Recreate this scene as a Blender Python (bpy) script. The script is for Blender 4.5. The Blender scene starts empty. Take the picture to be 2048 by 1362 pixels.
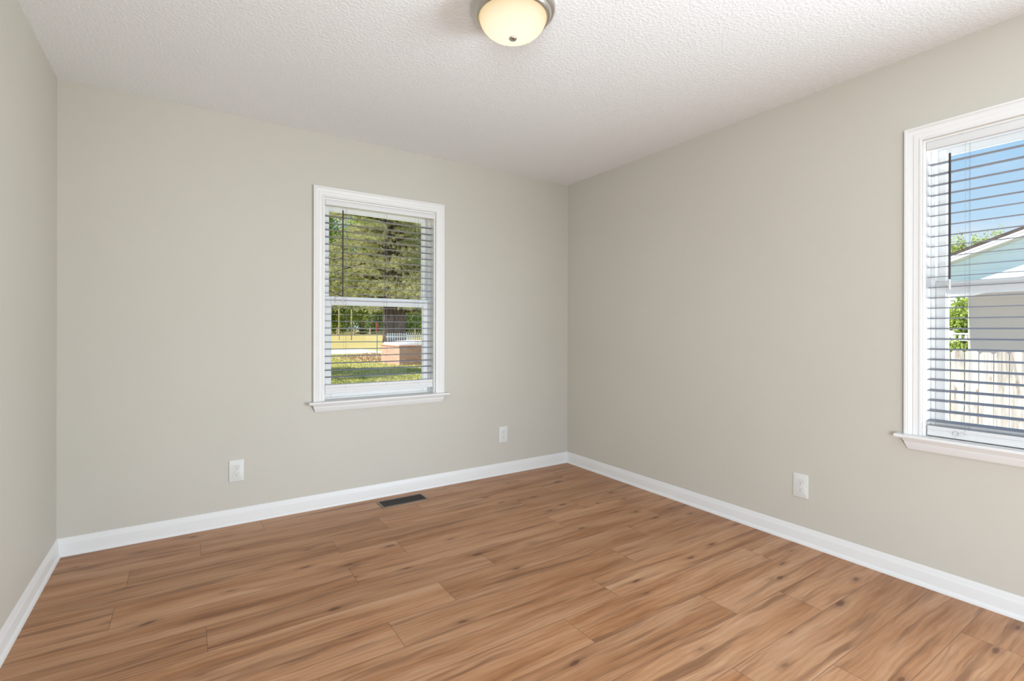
import bpy, bmesh, math, random
import numpy as np
from mathutils import Vector, Matrix

scene = bpy.context.scene
COL = scene.collection

# ------------------------------------------------------------------ camera
F_PX, HOR = 992.39, 660.56                 # focal length and horizon row, 2048x1362 frame
CAM = Vector((-2.8182, -3.3874, 1.1613))
YAW, ROLL = 0.582428, 0.0021996
_fw = Vector((math.sin(YAW), math.cos(YAW), 0))
_r = Vector((math.cos(YAW), -math.sin(YAW), 0))
_u = Vector((0, 0, 1))
_r2 = _r * math.cos(ROLL) + _u * math.sin(ROLL)
_u2 = -_r * math.sin(ROLL) + _u * math.cos(ROLL)
cam_data = bpy.data.cameras.new('camera')
cam = bpy.data.objects.new('camera', cam_data)
COL.objects.link(cam)
cam_data.sensor_fit = 'HORIZONTAL'
cam_data.sensor_width = 36.0
cam_data.lens = F_PX / 2048 * 36
cam_data.shift_y = -(681 - HOR) / 2048
cam_data.clip_start, cam_data.clip_end = 0.02, 600
M4 = Matrix((_r2, _u2, -_fw)).transposed().to_4x4()
M4.translation = CAM
cam.matrix_world = M4
scene.camera = cam

# ------------------------------------------------------------------ colour management
vs = scene.view_settings
scene.display_settings.display_device = 'sRGB'
vs.view_transform = 'Standard'
vs.look = 'None'
vs.gamma = 1.0
vs.use_curve_mapping = False
vs.exposure = 0.0
scene.cycles.use_denoising = True
scene.cycles.sample_clamp_indirect = 6.0

# ------------------------------------------------------------------ world: blue sky with thin cloud
world = bpy.data.worlds.new('sky')
scene.world = world
world.use_nodes = True
wt = world.node_tree
wt.nodes.clear()
def wn(t, **k):
    n = wt.nodes.new(t)
    for a, b in k.items(): setattr(n, a, b)
    return n
w_out = wn('ShaderNodeOutputWorld'); w_bg = wn('ShaderNodeBackground')
w_tc = wn('ShaderNodeTexCoord'); w_sep = wn('ShaderNodeSeparateXYZ')
w_ramp = wn('ShaderNodeValToRGB')
e = w_ramp.color_ramp.elements
e[0].position = 0.0; e[0].color = (0.30, 0.32, 0.26, 1)
e[1].position = 1.0; e[1].color = (0.16, 0.36, 0.80, 1)
for p_, c_ in ((0.49, (0.34, 0.36, 0.30, 1)), (0.505, (0.74, 0.88, 0.98, 1)), (0.54, (0.64, 0.83, 0.97, 1)), (0.62, (0.44, 0.69, 0.95, 1)), (0.75, (0.30, 0.57, 0.92, 1))):
    q = e.new(p_); q.color = c_
w_map = wn('ShaderNodeMath', operation='MULTIPLY_ADD')
w_map.inputs[1].default_value = 0.5; w_map.inputs[2].default_value = 0.5
w_noise = wn('ShaderNodeTexNoise'); w_noise.inputs['Scale'].default_value = 2.6
w_noise.inputs['Detail'].default_value = 6; w_noise.inputs['Roughness'].default_value = 0.6
w_vm = wn('ShaderNodeMapping'); w_vm.inputs['Scale'].default_value = (1, 1, 2.6)
w_cr = wn('ShaderNodeValToRGB')
w_cr.color_ramp.elements[0].position = 0.46; w_cr.color_ramp.elements[1].position = 0.78
w_mix = wn('ShaderNodeMix', data_type='RGBA')
w_mix.inputs['B'].default_value = (0.93, 0.95, 0.98, 1)
L = wt.links.new
L(w_tc.outputs['Generated'], w_sep.inputs[0]); L(w_sep.outputs['Z'], w_map.inputs[0])
L(w_map.outputs[0], w_ramp.inputs[0]); L(w_tc.outputs['Generated'], w_vm.inputs[0])
L(w_vm.outputs[0], w_noise.inputs['Vector']); L(w_noise.outputs['Fac'], w_cr.inputs[0])
L(w_cr.outputs[0], w_mix.inputs['Factor']); L(w_ramp.outputs[0], w_mix.inputs['A'])
L(w_mix.outputs['Result'], w_bg.inputs['Color']); L(w_bg.outputs[0], w_out.inputs[0])
w_bg.inputs['Strength'].default_value = 1.0

# ------------------------------------------------------------------ sun and added fill lamps behind the camera
def light(name, kind, loc, energy, color=(1, 1, 1), direction=None, **kw):
    d = bpy.data.lights.new(name, kind)
    d.energy = energy; d.color = color
    for a, b in kw.items(): setattr(d, a, b)
    o = bpy.data.objects.new(name, d)
    o.location = loc
    if direction is not None:
        o.rotation_euler = Vector(direction).to_track_quat('-Z', 'Y').to_euler()
    COL.objects.link(o)
    return o
light('sun', 'SUN', (-20, 2, 30), 8.0, (1.0, 0.95, 0.86), (1, -0.05, -1.30), angle=0.01)
# added fill lamps with no known source, left and right of the camera
light('left_fill', 'AREA', (-3.85, -5.2, 0.80), 138.0, (0.83, 0.92, 1.0), (1, 0.68, 0.06), shape='RECTANGLE', size=1.5, size_y=1.5)
light('right_fill', 'AREA', (0.55, -5.2, 0.70), 232.0, (0.83, 0.92, 1.0), (-1, 0.80, -0.06), shape='RECTANGLE', size=1.6, size_y=1.5)

# ------------------------------------------------------------------ room measures
W = 3.3646          # width of the window wall
H = 2.44
RY = -4.7           # how far the room shell runs back past the camera
T = 0.16            # wall thickness

# ------------------------------------------------------------------ helpers
def px(x, y, axis, v):
    """Point where the line of sight of photo pixel (x, y) meets the plane coordinate[axis] == v."""
    d = _fw + _r2 * ((x - 1024) / F_PX) - _u2 * ((y - HOR) / F_PX)
    t = (v - CAM[axis]) / d[axis]
    return CAM + d * t

class MB:
    """Collects shapes into one mesh."""
    def __init__(self): self.v = []; self.f = []; self.mi = []
    def add(self, verts, faces, m=0):
        o = len(self.v); self.v += [tuple(p) for p in verts]
        self.f += [tuple(i + o for i in f) for f in faces]; self.mi += [m] * len(faces)
        return self
    def box(self, a, b, m=0):
        x0, x1 = sorted((a[0], b[0])); y0, y1 = sorted((a[1], b[1])); z0, z1 = sorted((a[2], b[2]))
        v = [(x, y, z) for x in (x0, x1) for y in (y0, y1) for z in (z0, z1)]
        return self.add(v, [(0, 1, 3, 2), (4, 6, 7, 5), (0, 4, 5, 1), (2, 3, 7, 6), (0, 2, 6, 4), (1, 5, 7, 3)], m)
    def loft(self, rings, m=0, close_ring=True, caps=True, close_path=False):
        n = len(rings[0]); v = [p for r in rings for p in r]; f = []
        k = len(rings)
        for i in range(k if close_path else k - 1):
            a, b = i * n, ((i + 1) % k) * n
            for j in range(n if close_ring else n - 1):
                j2 = (j + 1) % n
                f.append((a + j, a + j2, b + j2, b + j))
        if caps and not close_path:
            f.append(tuple(range(n))[::-1]); f.append(tuple((k - 1) * n + j for j in range(n)))
        return self.add(v, f, m)
    def tube(self, pts, rad, n=8, m=0):
        pts = [Vector(p) for p in pts]; rings = []
        rads = rad if isinstance(rad, (list, tuple)) else [rad] * len(pts)
        for i, p in enumerate(pts):
            t = (pts[min(i + 1, len(pts) - 1)] - pts[max(i - 1, 0)]).normalized()
            a = t.orthogonal().normalized() if i == 0 else (a - t * a.dot(t)).normalized()
            b = t.cross(a)
            rings.append([p + (a * math.cos(2 * math.pi * j / n) + b * math.sin(2 * math.pi * j / n)) * rads[i] for j in range(n)])
        return self.loft(rings, m)
    def lathe(self, prof, c, n=64, m=0):
        rings = [[(c[0] + r * math.cos(2 * math.pi * j / n), c[1] + r * math.sin(2 * math.pi * j / n), z) for j in range(n)] for r, z in prof]
        return self.loft(rings, m)
    def prism(self, poly, fn, d0, d1, m=0):
        """poly of (a, b); fn(a, b, d) -> point"""
        return self.loft([[fn(a, b, d) for a, b in poly] for d in (d0, d1)], m)
    def build(self, name, mats, parent=None, smooth=False, bevel=0, loc=None, segs=2):
        me = bpy.data.meshes.new(name)
        vv = self.v
        if loc is not None:
            lo = Vector(loc); vv = [tuple(Vector(p) - lo) for p in self.v]
        me.from_pydata(vv, [], self.f)
        if not isinstance(mats, (list, tuple)): mats = [mats]
        for m in mats: me.materials.append(m)
        me.polygons.foreach_set('material_index', self.mi)
        bm = bmesh.new(); bm.from_mesh(me)
        bmesh.ops.recalc_face_normals(bm, faces=bm.faces)
        bm.to_mesh(me); bm.free()
        if smooth:
            me.polygons.foreach_set('use_smooth', [True] * len(me.polygons))
        o = bpy.data.objects.new(name, me)
        COL.objects.link(o)
        if loc is not None: o.location = loc
        if parent is not None:
            o.parent = parent
            o.location = Vector(o.location) - (parent_world(parent) if loc is not None else Vector())
            if loc is None: o.location = -parent_world(parent)
        if smooth == 'auto':
            me.set_sharp_from_angle(angle=math.radians(35))
        if bevel:
            b = o.modifiers.new('bevel', 'BEVEL'); b.width = bevel; b.segments = segs; b.limit_method = 'ANGLE'; b.angle_limit = math.radians(40)
        return o
def parent_world(p):
    v = Vector(p.location)
    while p.parent is not None:
        p = p.parent; v += p.location
    return v

def tag(o, label, cat, group=None, kind=None):
    o['label'] = label; o['category'] = cat
    if group: o['group'] = group
    if kind: o['kind'] = kind
    return o
def thing(name, loc, label, cat, group=None, kind=None):
    o = bpy.data.objects.new(name, None); COL.objects.link(o); o.location = loc
    o.empty_display_size = 0.1
    return tag(o, label, cat, group, kind)
def copy_tree(o, loc, rotz=0.0):
    r = o.copy(); COL.objects.link(r); r.location = loc; r.rotation_euler = (0, 0, rotz)
    for ch in list(o.children):
        c = ch.copy(); COL.objects.link(c); c.parent = r
        for g in ch.children:
            d = g.copy(); COL.objects.link(d); d.parent = c
    return r

# ------------------------------------------------------------------ materials
def mat(name, base=(0.8, 0.8, 0.8), rough=0.5, metal=0.0, spec=0.5):
    m = bpy.data.materials.new(name); m.use_nodes = True
    nt = m.node_tree; b = nt.nodes['Principled BSDF']
    b.inputs['Base Color'].default_value = (*base, 1); b.inputs['Roughness'].default_value = rough
    b.inputs['Metallic'].default_value = metal; b.inputs['Specular IOR Level'].default_value = spec
    return m, nt, b
def node(nt, t, **k):
    n = nt.nodes.new(t)
    for a, b in k.items():
        if a in n.inputs.keys() if hasattr(n.inputs, 'keys') else False: n.inputs[a].default_value = b
        else: setattr(n, a, b)
    return n
def noise(nt, vec, scale, detail=3, rough=0.55, dist=0.0):
    n = nt.nodes.new('ShaderNodeTexNoise')
    n.inputs['Scale'].default_value = scale; n.inputs['Detail'].default_value = detail
    n.inputs['Roughness'].default_value = rough; n.inputs['Distortion'].default_value = dist
    if vec is not None: nt.links.new(vec, n.inputs['Vector'])
    return n.outputs['Fac']
def mapping(nt, vec, scale=(1, 1, 1), loc=(0, 0, 0)):
    n = nt.nodes.new('ShaderNodeMapping'); n.inputs['Scale'].default_value = scale; n.inputs['Location'].default_value = loc
    nt.links.new(vec, n.inputs['Vector']); return n.outputs[0]
def ramp(nt, fac, stops, interp='LINEAR'):
    n = nt.nodes.new('ShaderNodeValToRGB'); el = n.color_ramp.elements; n.color_ramp.interpolation = interp
    while len(el) < len(stops): el.new(0.5)
    for k, (p_, c_) in enumerate(stops):
        el[k].position = p_; el[k].color = (*c_, 1) if len(c_) == 3 else c_
    nt.links.new(fac, n.inputs[0]); return n.outputs[0]
def mixc(nt, fac, a, b, mode='MIX'):
    n = nt.nodes.new('ShaderNodeMix'); n.data_type = 'RGBA'; n.blend_type = mode
    for s, v in (('Factor', fac), ('A', a), ('B', b)):
        if hasattr(v, 'links'): nt.links.new(v, n.inputs[s] if s == 'Factor' else n.inputs[s])
        elif s == 'Factor': n.inputs[s].default_value = v
        else: n.inputs[s].default_value = (*v, 1)
    return n.outputs['Result']
def mth(nt, op, a, b=None, clamp=False):
    n = nt.nodes.new('ShaderNodeMath'); n.operation = op; n.use_clamp = clamp
    for k, v in enumerate((a, b)):
        if v is None: continue
        if hasattr(v, 'links'): nt.links.new(v, n.inputs[k])
        else: n.inputs[k].default_value = v
    return n.outputs[0]
def objco(nt): return nt.nodes.new('ShaderNodeTexCoord').outputs['Object']
def bump(nt, b, h, strength, dist=0.002):
    n = nt.nodes.new('ShaderNodeBump'); n.inputs['Strength'].default_value = strength; n.inputs['Distance'].default_value = dist
    nt.links.new(h, n.inputs['Height']); nt.links.new(n.outputs[0], b.inputs['Normal'])

def noisy(name, c0, c1, scale, rough=0.8, stretch=(1, 1, 1), detail=4, bmp=0.0, bdist=0.01, spec=0.3, lo=0.35, hi=0.65):
    m, nt, b = mat(name, c0, rough, 0, spec)
    n = noise(nt, mapping(nt, objco(nt), stretch), scale, detail)
    nt.links.new(ramp(nt, n, [(lo, c0), (hi, c1)]), b.inputs['Base Color'])
    if bmp: bump(nt, b, n, bmp, bdist)
    return m

M = {}
# painted wall: greige eggshell with a fine roller stipple
m, nt, b = mat('wall_paint', (0.56, 0.51, 0.43), 0.55, 0, 0.35)
co = objco(nt)
nt.links.new(ramp(nt, noise(nt, co, 1.3, 3), [(0.3, (0.55, 0.518, 0.455)), (0.7, (0.57, 0.538, 0.475))]), b.inputs['Base Color'])
bump(nt, b, noise(nt, co, 240, 2), 0.05, 0.001)
M['wall'] = m
# sprayed orange-peel ceiling
m, nt, b = mat('ceiling_texture', (0.86, 0.87, 0.885), 0.9, 0, 0.2)
co = objco(nt)
h1 = noise(nt, co, 75, 3, 0.6); h2 = noise(nt, co, 170, 2, 0.5)
hh = mth(nt, 'ADD', ramp(nt, h1, [(0.42, (0, 0, 0)), (0.62, (1, 1, 1))]), mth(nt, 'MULTIPLY', h2, 0.5))
bump(nt, b, hh, 0.35, 0.003)
M['ceiling'] = m
m, nt, b = mat('white_semigloss', (0.76, 0.75, 0.735), 0.38, 0, 0.4)
bump(nt, b, noise(nt, objco(nt), 60, 2), 0.04, 0.001)
M['trim'] = m
m, nt, b = mat('white_vinyl', (0.84, 0.85, 0.86), 0.4, 0, 0.4)
nt.links.new(ramp(nt, noise(nt, objco(nt), 30, 2), [(0.3, (0.845, 0.835, 0.815)), (0.7, (0.86, 0.85, 0.83))]), b.inputs['Base Color'])
M['vinyl'] = m
m, nt, b = mat('blind_slat', (0.74, 0.75, 0.78), 0.45, 0, 0.4)
nt.links.new(ramp(nt, noise(nt, mapping(nt, objco(nt), (4, 60, 60)), 8, 2), [(0.3, (0.68, 0.675, 0.67)), (0.7, (0.71, 0.705, 0.70))]), b.inputs['Base Color'])
M['slat'] = m
m, nt, b = mat('backlit_slat', (0.32, 0.33, 0.38), 0.5, 0, 0.35)  # slats are white; the grey base paints in their backlit shade
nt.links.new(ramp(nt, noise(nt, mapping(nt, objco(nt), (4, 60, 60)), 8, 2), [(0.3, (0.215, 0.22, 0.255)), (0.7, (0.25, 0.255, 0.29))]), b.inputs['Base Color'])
M['slat_backlit'] = m
M['cord'] = noisy('grey_cord', (0.30, 0.30, 0.33), (0.38, 0.38, 0.41), 80, 0.8)
M['wand'] = noisy('backlit_wand', (0.045, 0.038, 0.038), (0.06, 0.05, 0.05), 30, 0.3)  # darkness of the wand against the bright outdoors, put into its colour
m, nt, b = mat('plastic_white', (0.80, 0.80, 0.76), 0.3, 0, 0.5)
nt.links.new(ramp(nt, noise(nt, objco(nt), 40, 1), [(0.3, (0.68, 0.68, 0.645)), (0.7, (0.70, 0.70, 0.665))]), b.inputs['Base Color'])
M['plastic'] = m
M['dark'] = noisy('slot_dark', (0.05, 0.045, 0.04), (0.07, 0.06, 0.055), 50, 0.6)
m, nt, b = mat('brushed_nickel', (0.62, 0.59, 0.55), 0.3, 1.0)
nt.links.new(ramp(nt, noise(nt, mapping(nt, objco(nt), (4, 4, 300)), 4, 2), [(0.3, (0.58, 0.55, 0.51)), (0.7, (0.66, 0.63, 0.59))]), b.inputs['Base Color'])
M['nickel'] = m
m, nt, b = mat('register_bronze', (0.30, 0.22, 0.16), 0.4, 0.6)
nt.links.new(ramp(nt, noise(nt, objco(nt), 60, 2), [(0.3, (0.20, 0.14, 0.10)), (0.7, (0.26, 0.185, 0.13))]), b.inputs['Base Color'])
M['bronze'] = m
M['fin'] = noisy('register_fin', (0.02, 0.016, 0.014), (0.035, 0.028, 0.025), 60, 0.5)
# window glass
m = bpy.data.materials.new('window_glass'); m.use_nodes = True; nt = m.node_tree; nt.nodes.clear()
o_ = nt.nodes.new('ShaderNodeOutputMaterial'); tr = nt.nodes.new('ShaderNodeBsdfTransparent'); gl = nt.nodes.new('ShaderNodeBsdfGlossy')
tr.inputs['Color'].default_value = (0.985, 0.99, 0.99, 1); gl.inputs['Roughness'].default_value = 0.02
mx = nt.nodes.new('ShaderNodeMixShader'); mx.inputs[0].default_value = 0.001
nt.links.new(tr.outputs[0], mx.inputs[1]); nt.links.new(gl.outputs[0], mx.inputs[2]); nt.links.new(mx.outputs[0], o_.inputs[0])
M['glass'] = m
m, nt, b = mat('clear_acrylic', (0.92, 0.92, 0.93), 0.08, 0, 0.5)
b.inputs['Transmission Weight'].default_value = 1.0; b.inputs['IOR'].default_value = 1.49
M['acrylic'] = m
# lamp glass: frosted, lit from inside; the bulbs sit low in the bowl so its crown is the brightest
m, nt, b = mat('frosted_lamp_glass', (0.85, 0.80, 0.70), 0.6, 0, 0.3)
z = nt.nodes.new('ShaderNodeSeparateXYZ'); nt.links.new(objco(nt), z.inputs[0])
rr = ramp(nt, mth(nt, 'MULTIPLY', mth(nt, 'ADD', z.outputs['Z'], 0.14), 10.0), [(0.0, (1.0, 0.93, 0.77)), (0.35, (0.98, 0.86, 0.60)), (0.75, (0.80, 0.60, 0.33)), (1.0, (0.66, 0.46, 0.26))])
nt.links.new(rr, b.inputs['Emission Color']); b.inputs['Emission Strength'].default_value = 1.02
b.inputs['Base Color'].default_value = (0.10, 0.09, 0.08, 1)
M['lamp_glass'] = m

# laminate floor
m, nt, b = mat('oak_laminate', (0.42, 0.24, 0.13), 0.34, 0, 0.22)
def uvn(n):
    q = nt.nodes.new('ShaderNodeUVMap'); q.uv_map = n; return q.outputs[0]
pl = uvn('plank'); lc = uvn('local'); rd = uvn('rnd')
rs = nt.nodes.new('ShaderNodeSeparateXYZ'); nt.links.new(rd, rs.inputs[0])
ls = nt.nodes.new('ShaderNodeSeparateXYZ'); nt.links.new(lc, ls.inputs[0])
warp = nt.nodes.new('ShaderNodeTexNoise'); warp.inputs['Scale'].default_value = 1.0; warp.inputs['Detail'].default_value = 2
nt.links.new(mapping(nt, pl, (3.0, 9.0, 1)), warp.inputs['Vector'])
wv = nt.nodes.new('ShaderNodeVectorMath'); wv.operation = 'SUBTRACT'; wv.inputs[1].default_value = (0.5, 0.5, 0.5); nt.links.new(warp.outputs['Color'], wv.inputs[0])
ws = nt.nodes.new('ShaderNodeVectorMath'); ws.operation = 'MULTIPLY'; ws.inputs[1].default_value = (0.12, 0.045, 0); nt.links.new(wv.outputs[0], ws.inputs[0])
wa = nt.nodes.new('ShaderNodeVectorMath'); wa.operation = 'ADD'; nt.links.new(pl, wa.inputs[0]); nt.links.new(ws.outputs[0], wa.inputs[1])
pw = wa.outputs[0]
broad = noise(nt, mapping(nt, pw, (1.1, 11.0, 1)), 1.0, 4, 0.6)
c = ramp(nt, broad, [(0.28, (0.28, 0.118, 0.046)), (0.42, (0.42, 0.206, 0.098)), (0.56, (0.50, 0.270, 0.144)), (0.74, (0.565, 0.338, 0.20))])
fine = noise(nt, mapping(nt, pw, (5, 170, 1)), 1.0, 3, 0.65)
c = mixc(nt, 0.75, c, ramp(nt, fine, [(0.3, (0.80, 0.77, 0.74)), (0.7, (1.10, 1.11, 1.12))]), 'MULTIPLY')
wave = nt.nodes.new('ShaderNodeTexWave'); wave.wave_type = 'BANDS'; wave.bands_direction = 'Y'
wave.inputs['Scale'].default_value = 9.0; wave.inputs['Distortion'].default_value = 7.0; wave.inputs['Detail'].default_value = 2.0; wave.inputs['Detail Scale'].default_value = 0.7
nt.links.new(mapping(nt, pw, (0.55, 1.6, 1)), wave.inputs['Vector'])
c = mixc(nt, 0.35, c, ramp(nt, wave.outputs['Fac'], [(0.0, (0.80, 0.76, 0.72)), (0.5, (1.0, 1.0, 1.0)), (1.0, (1.06, 1.07, 1.08))]), 'MULTIPLY')
streak = noise(nt, mapping(nt, pw, (1.3, 24.0, 1), (31, 7, 0)), 1.0, 3, 0.55)
c = mixc(nt, mth(nt, 'MULTIPLY', ramp(nt, streak, [(0.53, (0, 0, 0)), (0.68, (1, 1, 1))]), 0.72), c, (0.185, 0.085, 0.042))
vo = nt.nodes.new('ShaderNodeTexVoronoi'); vo.inputs['Scale'].default_value = 1.0; vo.inputs['Randomness'].default_value = 1.0
nt.links.new(mapping(nt, pw, (2.5, 6.6, 1)), vo.inputs['Vector'])
kn = ramp(nt, vo.outputs['Distance'], [(0.0, (1, 1, 1)), (0.055, (0.9, 0.9, 0.9)), (0.09, (0.3, 0.3, 0.3)), (0.19, (0, 0, 0))])
c = mixc(nt, mth(nt, 'MULTIPLY', kn, 0.85), c, (0.105, 0.045, 0.026))
v3 = nt.nodes.new('ShaderNodeTexVoronoi'); v3.inputs['Scale'].default_value = 1.0
nt.links.new(mapping(nt, pw, (4.2, 11.0, 1), (3.3, 8.1, 0)), v3.inputs['Vector'])
pick = nt.nodes.new('ShaderNodeSeparateColor'); nt.links.new(v3.outputs['Color'], pick.inputs[0])
k2 = mth(nt, 'MULTIPLY', ramp(nt, v3.outputs['Distance'], [(0.0, (1, 1, 1)), (0.07, (0.95, 0.95, 0.95)), (0.13, (0.3, 0.3, 0.3)), (0.30, (0, 0, 0))]), ramp(nt, pick.outputs['Red'], [(0.60, (0, 0, 0)), (0.62, (1, 1, 1))]))
c = mixc(nt, mth(nt, 'MULTIPLY', k2, 0.85), c, (0.12, 0.05, 0.028))
tint = ramp(nt, rs.outputs['X'], [(0.0, (0.92, 0.91, 0.90)), (0.5, (1.0, 1.0, 1.0)), (1.0, (1.07, 1.075, 1.08))])
c = mixc(nt, 1.0, c, tint, 'MULTIPLY')
PL, PW = 1.216, 0.1815
du = mth(nt, 'MINIMUM', ls.outputs['X'], mth(nt, 'SUBTRACT', PL, ls.outputs['X']))
dv = mth(nt, 'MINIMUM', ls.outputs['Y'], mth(nt, 'SUBTRACT', PW, ls.outputs['Y']))
dd = mth(nt, 'MINIMUM', du, dv)
seam = ramp(nt, mth(nt, 'MULTIPLY', dd, 200.0), [(0.0, (1, 1, 1)), (0.22, (0.8, 0.8, 0.8)), (0.42, (0, 0, 0))])
c = mixc(nt, mth(nt, 'MULTIPLY', seam, 0.62), c, (0.13, 0.07, 0.045))
nt.links.new(c, b.inputs['Base Color'])
nt.links.new(ramp(nt, fine, [(0.3, (0.34,) * 3), (0.7, (0.42,) * 3)]), b.inputs['Roughness'])
bump(nt, b, mth(nt, 'SUBTRACT', mth(nt, 'MULTIPLY', fine, 0.2), seam), 0.12, 0.001)
M['floor'] = m

# outdoors
M['lawn'] = noisy('lawn', (0.29, 0.30, 0.085), (0.45, 0.40, 0.15), 0.9, 0.95, detail=8, bmp=0.4, bdist=0.05)
M['straw'] = noisy('dry_field', (0.36, 0.29, 0.10), (0.43, 0.35, 0.13), 0.6, 0.95, detail=6)
M['road'] = noisy('pale_road', (0.46, 0.45, 0.43), (0.54, 0.53, 0.51), 1.2, 0.9)
M['dirt'] = noisy('leaf_litter', (0.34, 0.23, 0.13), (0.46, 0.33, 0.20), 4.0, 0.95, detail=7)
M['bark'] = noisy('bark', (0.055, 0.038, 0.03), (0.16, 0.115, 0.09), 6, 0.9, (1, 1, 0.25), 6, 0.6, 0.04)
M['bark_grey'] = noisy('grey_bark', (0.13, 0.115, 0.10), (0.28, 0.26, 0.24), 5, 0.9, (1, 1, 0.3), 5)
def leafmat(name, c0, c1, c2, scale=1.2, trans=0.4):
    m = bpy.data.materials.new(name); m.use_nodes = True; nt = m.node_tree; nt.nodes.clear()
    o_ = nt.nodes.new('ShaderNodeOutputMaterial'); d = nt.nodes.new('ShaderNodeBsdfDiffuse'); t = nt.nodes.new('ShaderNodeBsdfTranslucent')
    mx = nt.nodes.new('ShaderNodeMixShader'); mx.inputs[0].default_value = trans
    g = nt.nodes.new('ShaderNodeNewGeometry')
    n = mth(nt, 'ADD', mth(nt, 'MULTIPLY', noise(nt, objco(nt), scale, 3), 0.6), mth(nt, 'MULTIPLY', g.outputs['Random Per Island'], 0.4))
    cc = ramp(nt, n, [(0.3, c0), (0.5, c1), (0.7, c2)])
    nt.links.new(cc, d.inputs[0]); nt.links.new(cc, t.inputs[0])
    nt.links.new(d.outputs[0], mx.inputs[1]); nt.links.new(t.outputs[0], mx.inputs[2]); nt.links.new(mx.outputs[0], o_.inputs[0])
    return m
M['needle'] = leafmat('pine_needles', (0.24, 0.24, 0.12), (0.48, 0.47, 0.23), (0.68, 0.66, 0.38), 0.9)
M['needle2'] = leafmat('pine_needles_yellow', (0.26, 0.25, 0.08), (0.46, 0.43, 0.14), (0.62, 0.56, 0.22), 0.9)
M['leaf'] = leafmat('leaf_green', (0.16, 0.22, 0.07), (0.36, 0.45, 0.15), (0.56, 0.62, 0.26), 0.8)
M['leaf_lime'] = leafmat('leaf_lime', (0.24, 0.34, 0.06), (0.43, 0.53, 0.12), (0.58, 0.64, 0.22), 2.0)
M['grassblade'] = leafmat('grass_blades', (0.22, 0.25, 0.06), (0.38, 0.38, 0.10), (0.54, 0.49, 0.18), 0.5, 0.3)
M['deadleaf'] = leafmat('dead_leaves', (0.46, 0.30, 0.17), (0.60, 0.43, 0.27), (0.72, 0.57, 0.41), 2.0, 0.2)
m, nt, b = mat('brick', (0.4, 0.2, 0.15), 0.85, 0, 0.3)
br = nt.nodes.new('ShaderNodeTexBrick'); br.inputs['Scale'].default_value = 1.0
br.inputs['Color1'].default_value = (0.58, 0.32, 0.22, 1); br.inputs['Color2'].default_value = (0.45, 0.21, 0.155, 1); br.inputs['Mortar'].default_value = (0.56, 0.43, 0.36, 1)
br.inputs['Brick Width'].default_value = 0.21; br.inputs['Row Height'].default_value = 0.072; br.inputs['Mortar Size'].default_value = 0.008
s3 = nt.nodes.new('ShaderNodeSeparateXYZ'); nt.links.new(objco(nt), s3.inputs[0])
cb = nt.nodes.new('ShaderNodeCombineXYZ'); nt.links.new(mth(nt, 'ADD', s3.outputs['X'], s3.outputs['Y']), cb.inputs[0]); nt.links.new(s3.outputs['Z'], cb.inputs[1])
nt.links.new(cb.outputs[0], br.inputs['Vector']); nt.links.new(br.outputs['Color'], b.inputs['Base Color'])
M['brick'] = m
M['concrete'] = noisy('pale_concrete', (0.55, 0.56, 0.57), (0.68, 0.69, 0.70), 5, 0.9)
M['white_paint'] = noisy('white_outdoor_paint', (0.74, 0.74, 0.75), (0.82, 0.82, 0.83), 4, 0.6)
M['rust'] = noisy('orange_marker', (0.42, 0.10, 0.03), (0.52, 0.15, 0.05), 8, 0.7)
M['grey_post'] = noisy('grey_metal_post', (0.22, 0.24, 0.22), (0.32, 0.34, 0.32), 8, 0.6)
M['rail_wood'] = noisy('pale_rail_wood', (0.38, 0.31, 0.21), (0.55, 0.47, 0.35), 5, 0.9)
m, nt, b = mat('weathered_picket', (0.6, 0.58, 0.55), 0.85, 0, 0.2)
oi = nt.nodes.new('ShaderNodeObjectInfo')
cx = nt.nodes.new('ShaderNodeCombineXYZ'); nt.links.new(mth(nt, 'MULTIPLY', oi.outputs['Random'], 40.0), cx.inputs[1])
va = nt.nodes.new('ShaderNodeVectorMath'); va.operation = 'ADD'; nt.links.new(objco(nt), va.inputs[0]); nt.links.new(cx.outputs[0], va.inputs[1])
n1 = noise(nt, mapping(nt, va.outputs[0], (12, 16, 1.2)), 1.0, 5, 0.65, 1.2)
cc = ramp(nt, n1, [(0.30, (0.22, 0.19, 0.165)), (0.45, (0.38, 0.35, 0.31)), (0.58, (0.51, 0.49, 0.46)), (0.75, (0.60, 0.59, 0.565))])
v2 = nt.nodes.new('ShaderNodeTexVoronoi'); v2.inputs['Scale'].default_value = 1.0; nt.links.new(mapping(nt, va.outputs[0], (9, 9, 3.2)), v2.inputs['Vector'])
cc = mixc(nt, ramp(nt, v2.outputs['Distance'], [(0.08, (0.85, 0.85, 0.85)), (0.17, (0, 0, 0))]), cc, (0.24, 0.18, 0.13))
nt.links.new(cc, b.inputs['Base Color'])
M['picket'] = m
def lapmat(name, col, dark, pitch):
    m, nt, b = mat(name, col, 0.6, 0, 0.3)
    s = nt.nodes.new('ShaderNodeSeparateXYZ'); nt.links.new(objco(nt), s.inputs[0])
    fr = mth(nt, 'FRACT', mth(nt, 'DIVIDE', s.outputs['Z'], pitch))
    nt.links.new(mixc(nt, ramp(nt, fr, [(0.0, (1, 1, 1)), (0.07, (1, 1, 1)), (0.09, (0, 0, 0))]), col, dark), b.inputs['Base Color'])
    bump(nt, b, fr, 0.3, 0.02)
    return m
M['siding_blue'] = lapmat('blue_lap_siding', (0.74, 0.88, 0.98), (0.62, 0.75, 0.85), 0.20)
M['siding_beige'] = lapmat('beige_lap_siding', (0.50, 0.455, 0.41), (0.47, 0.43, 0.385), 0.17)
M['soffit'] = noisy('beige_soffit', (0.55, 0.52, 0.42), (0.62, 0.58, 0.48), 3, 0.8)
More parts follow.
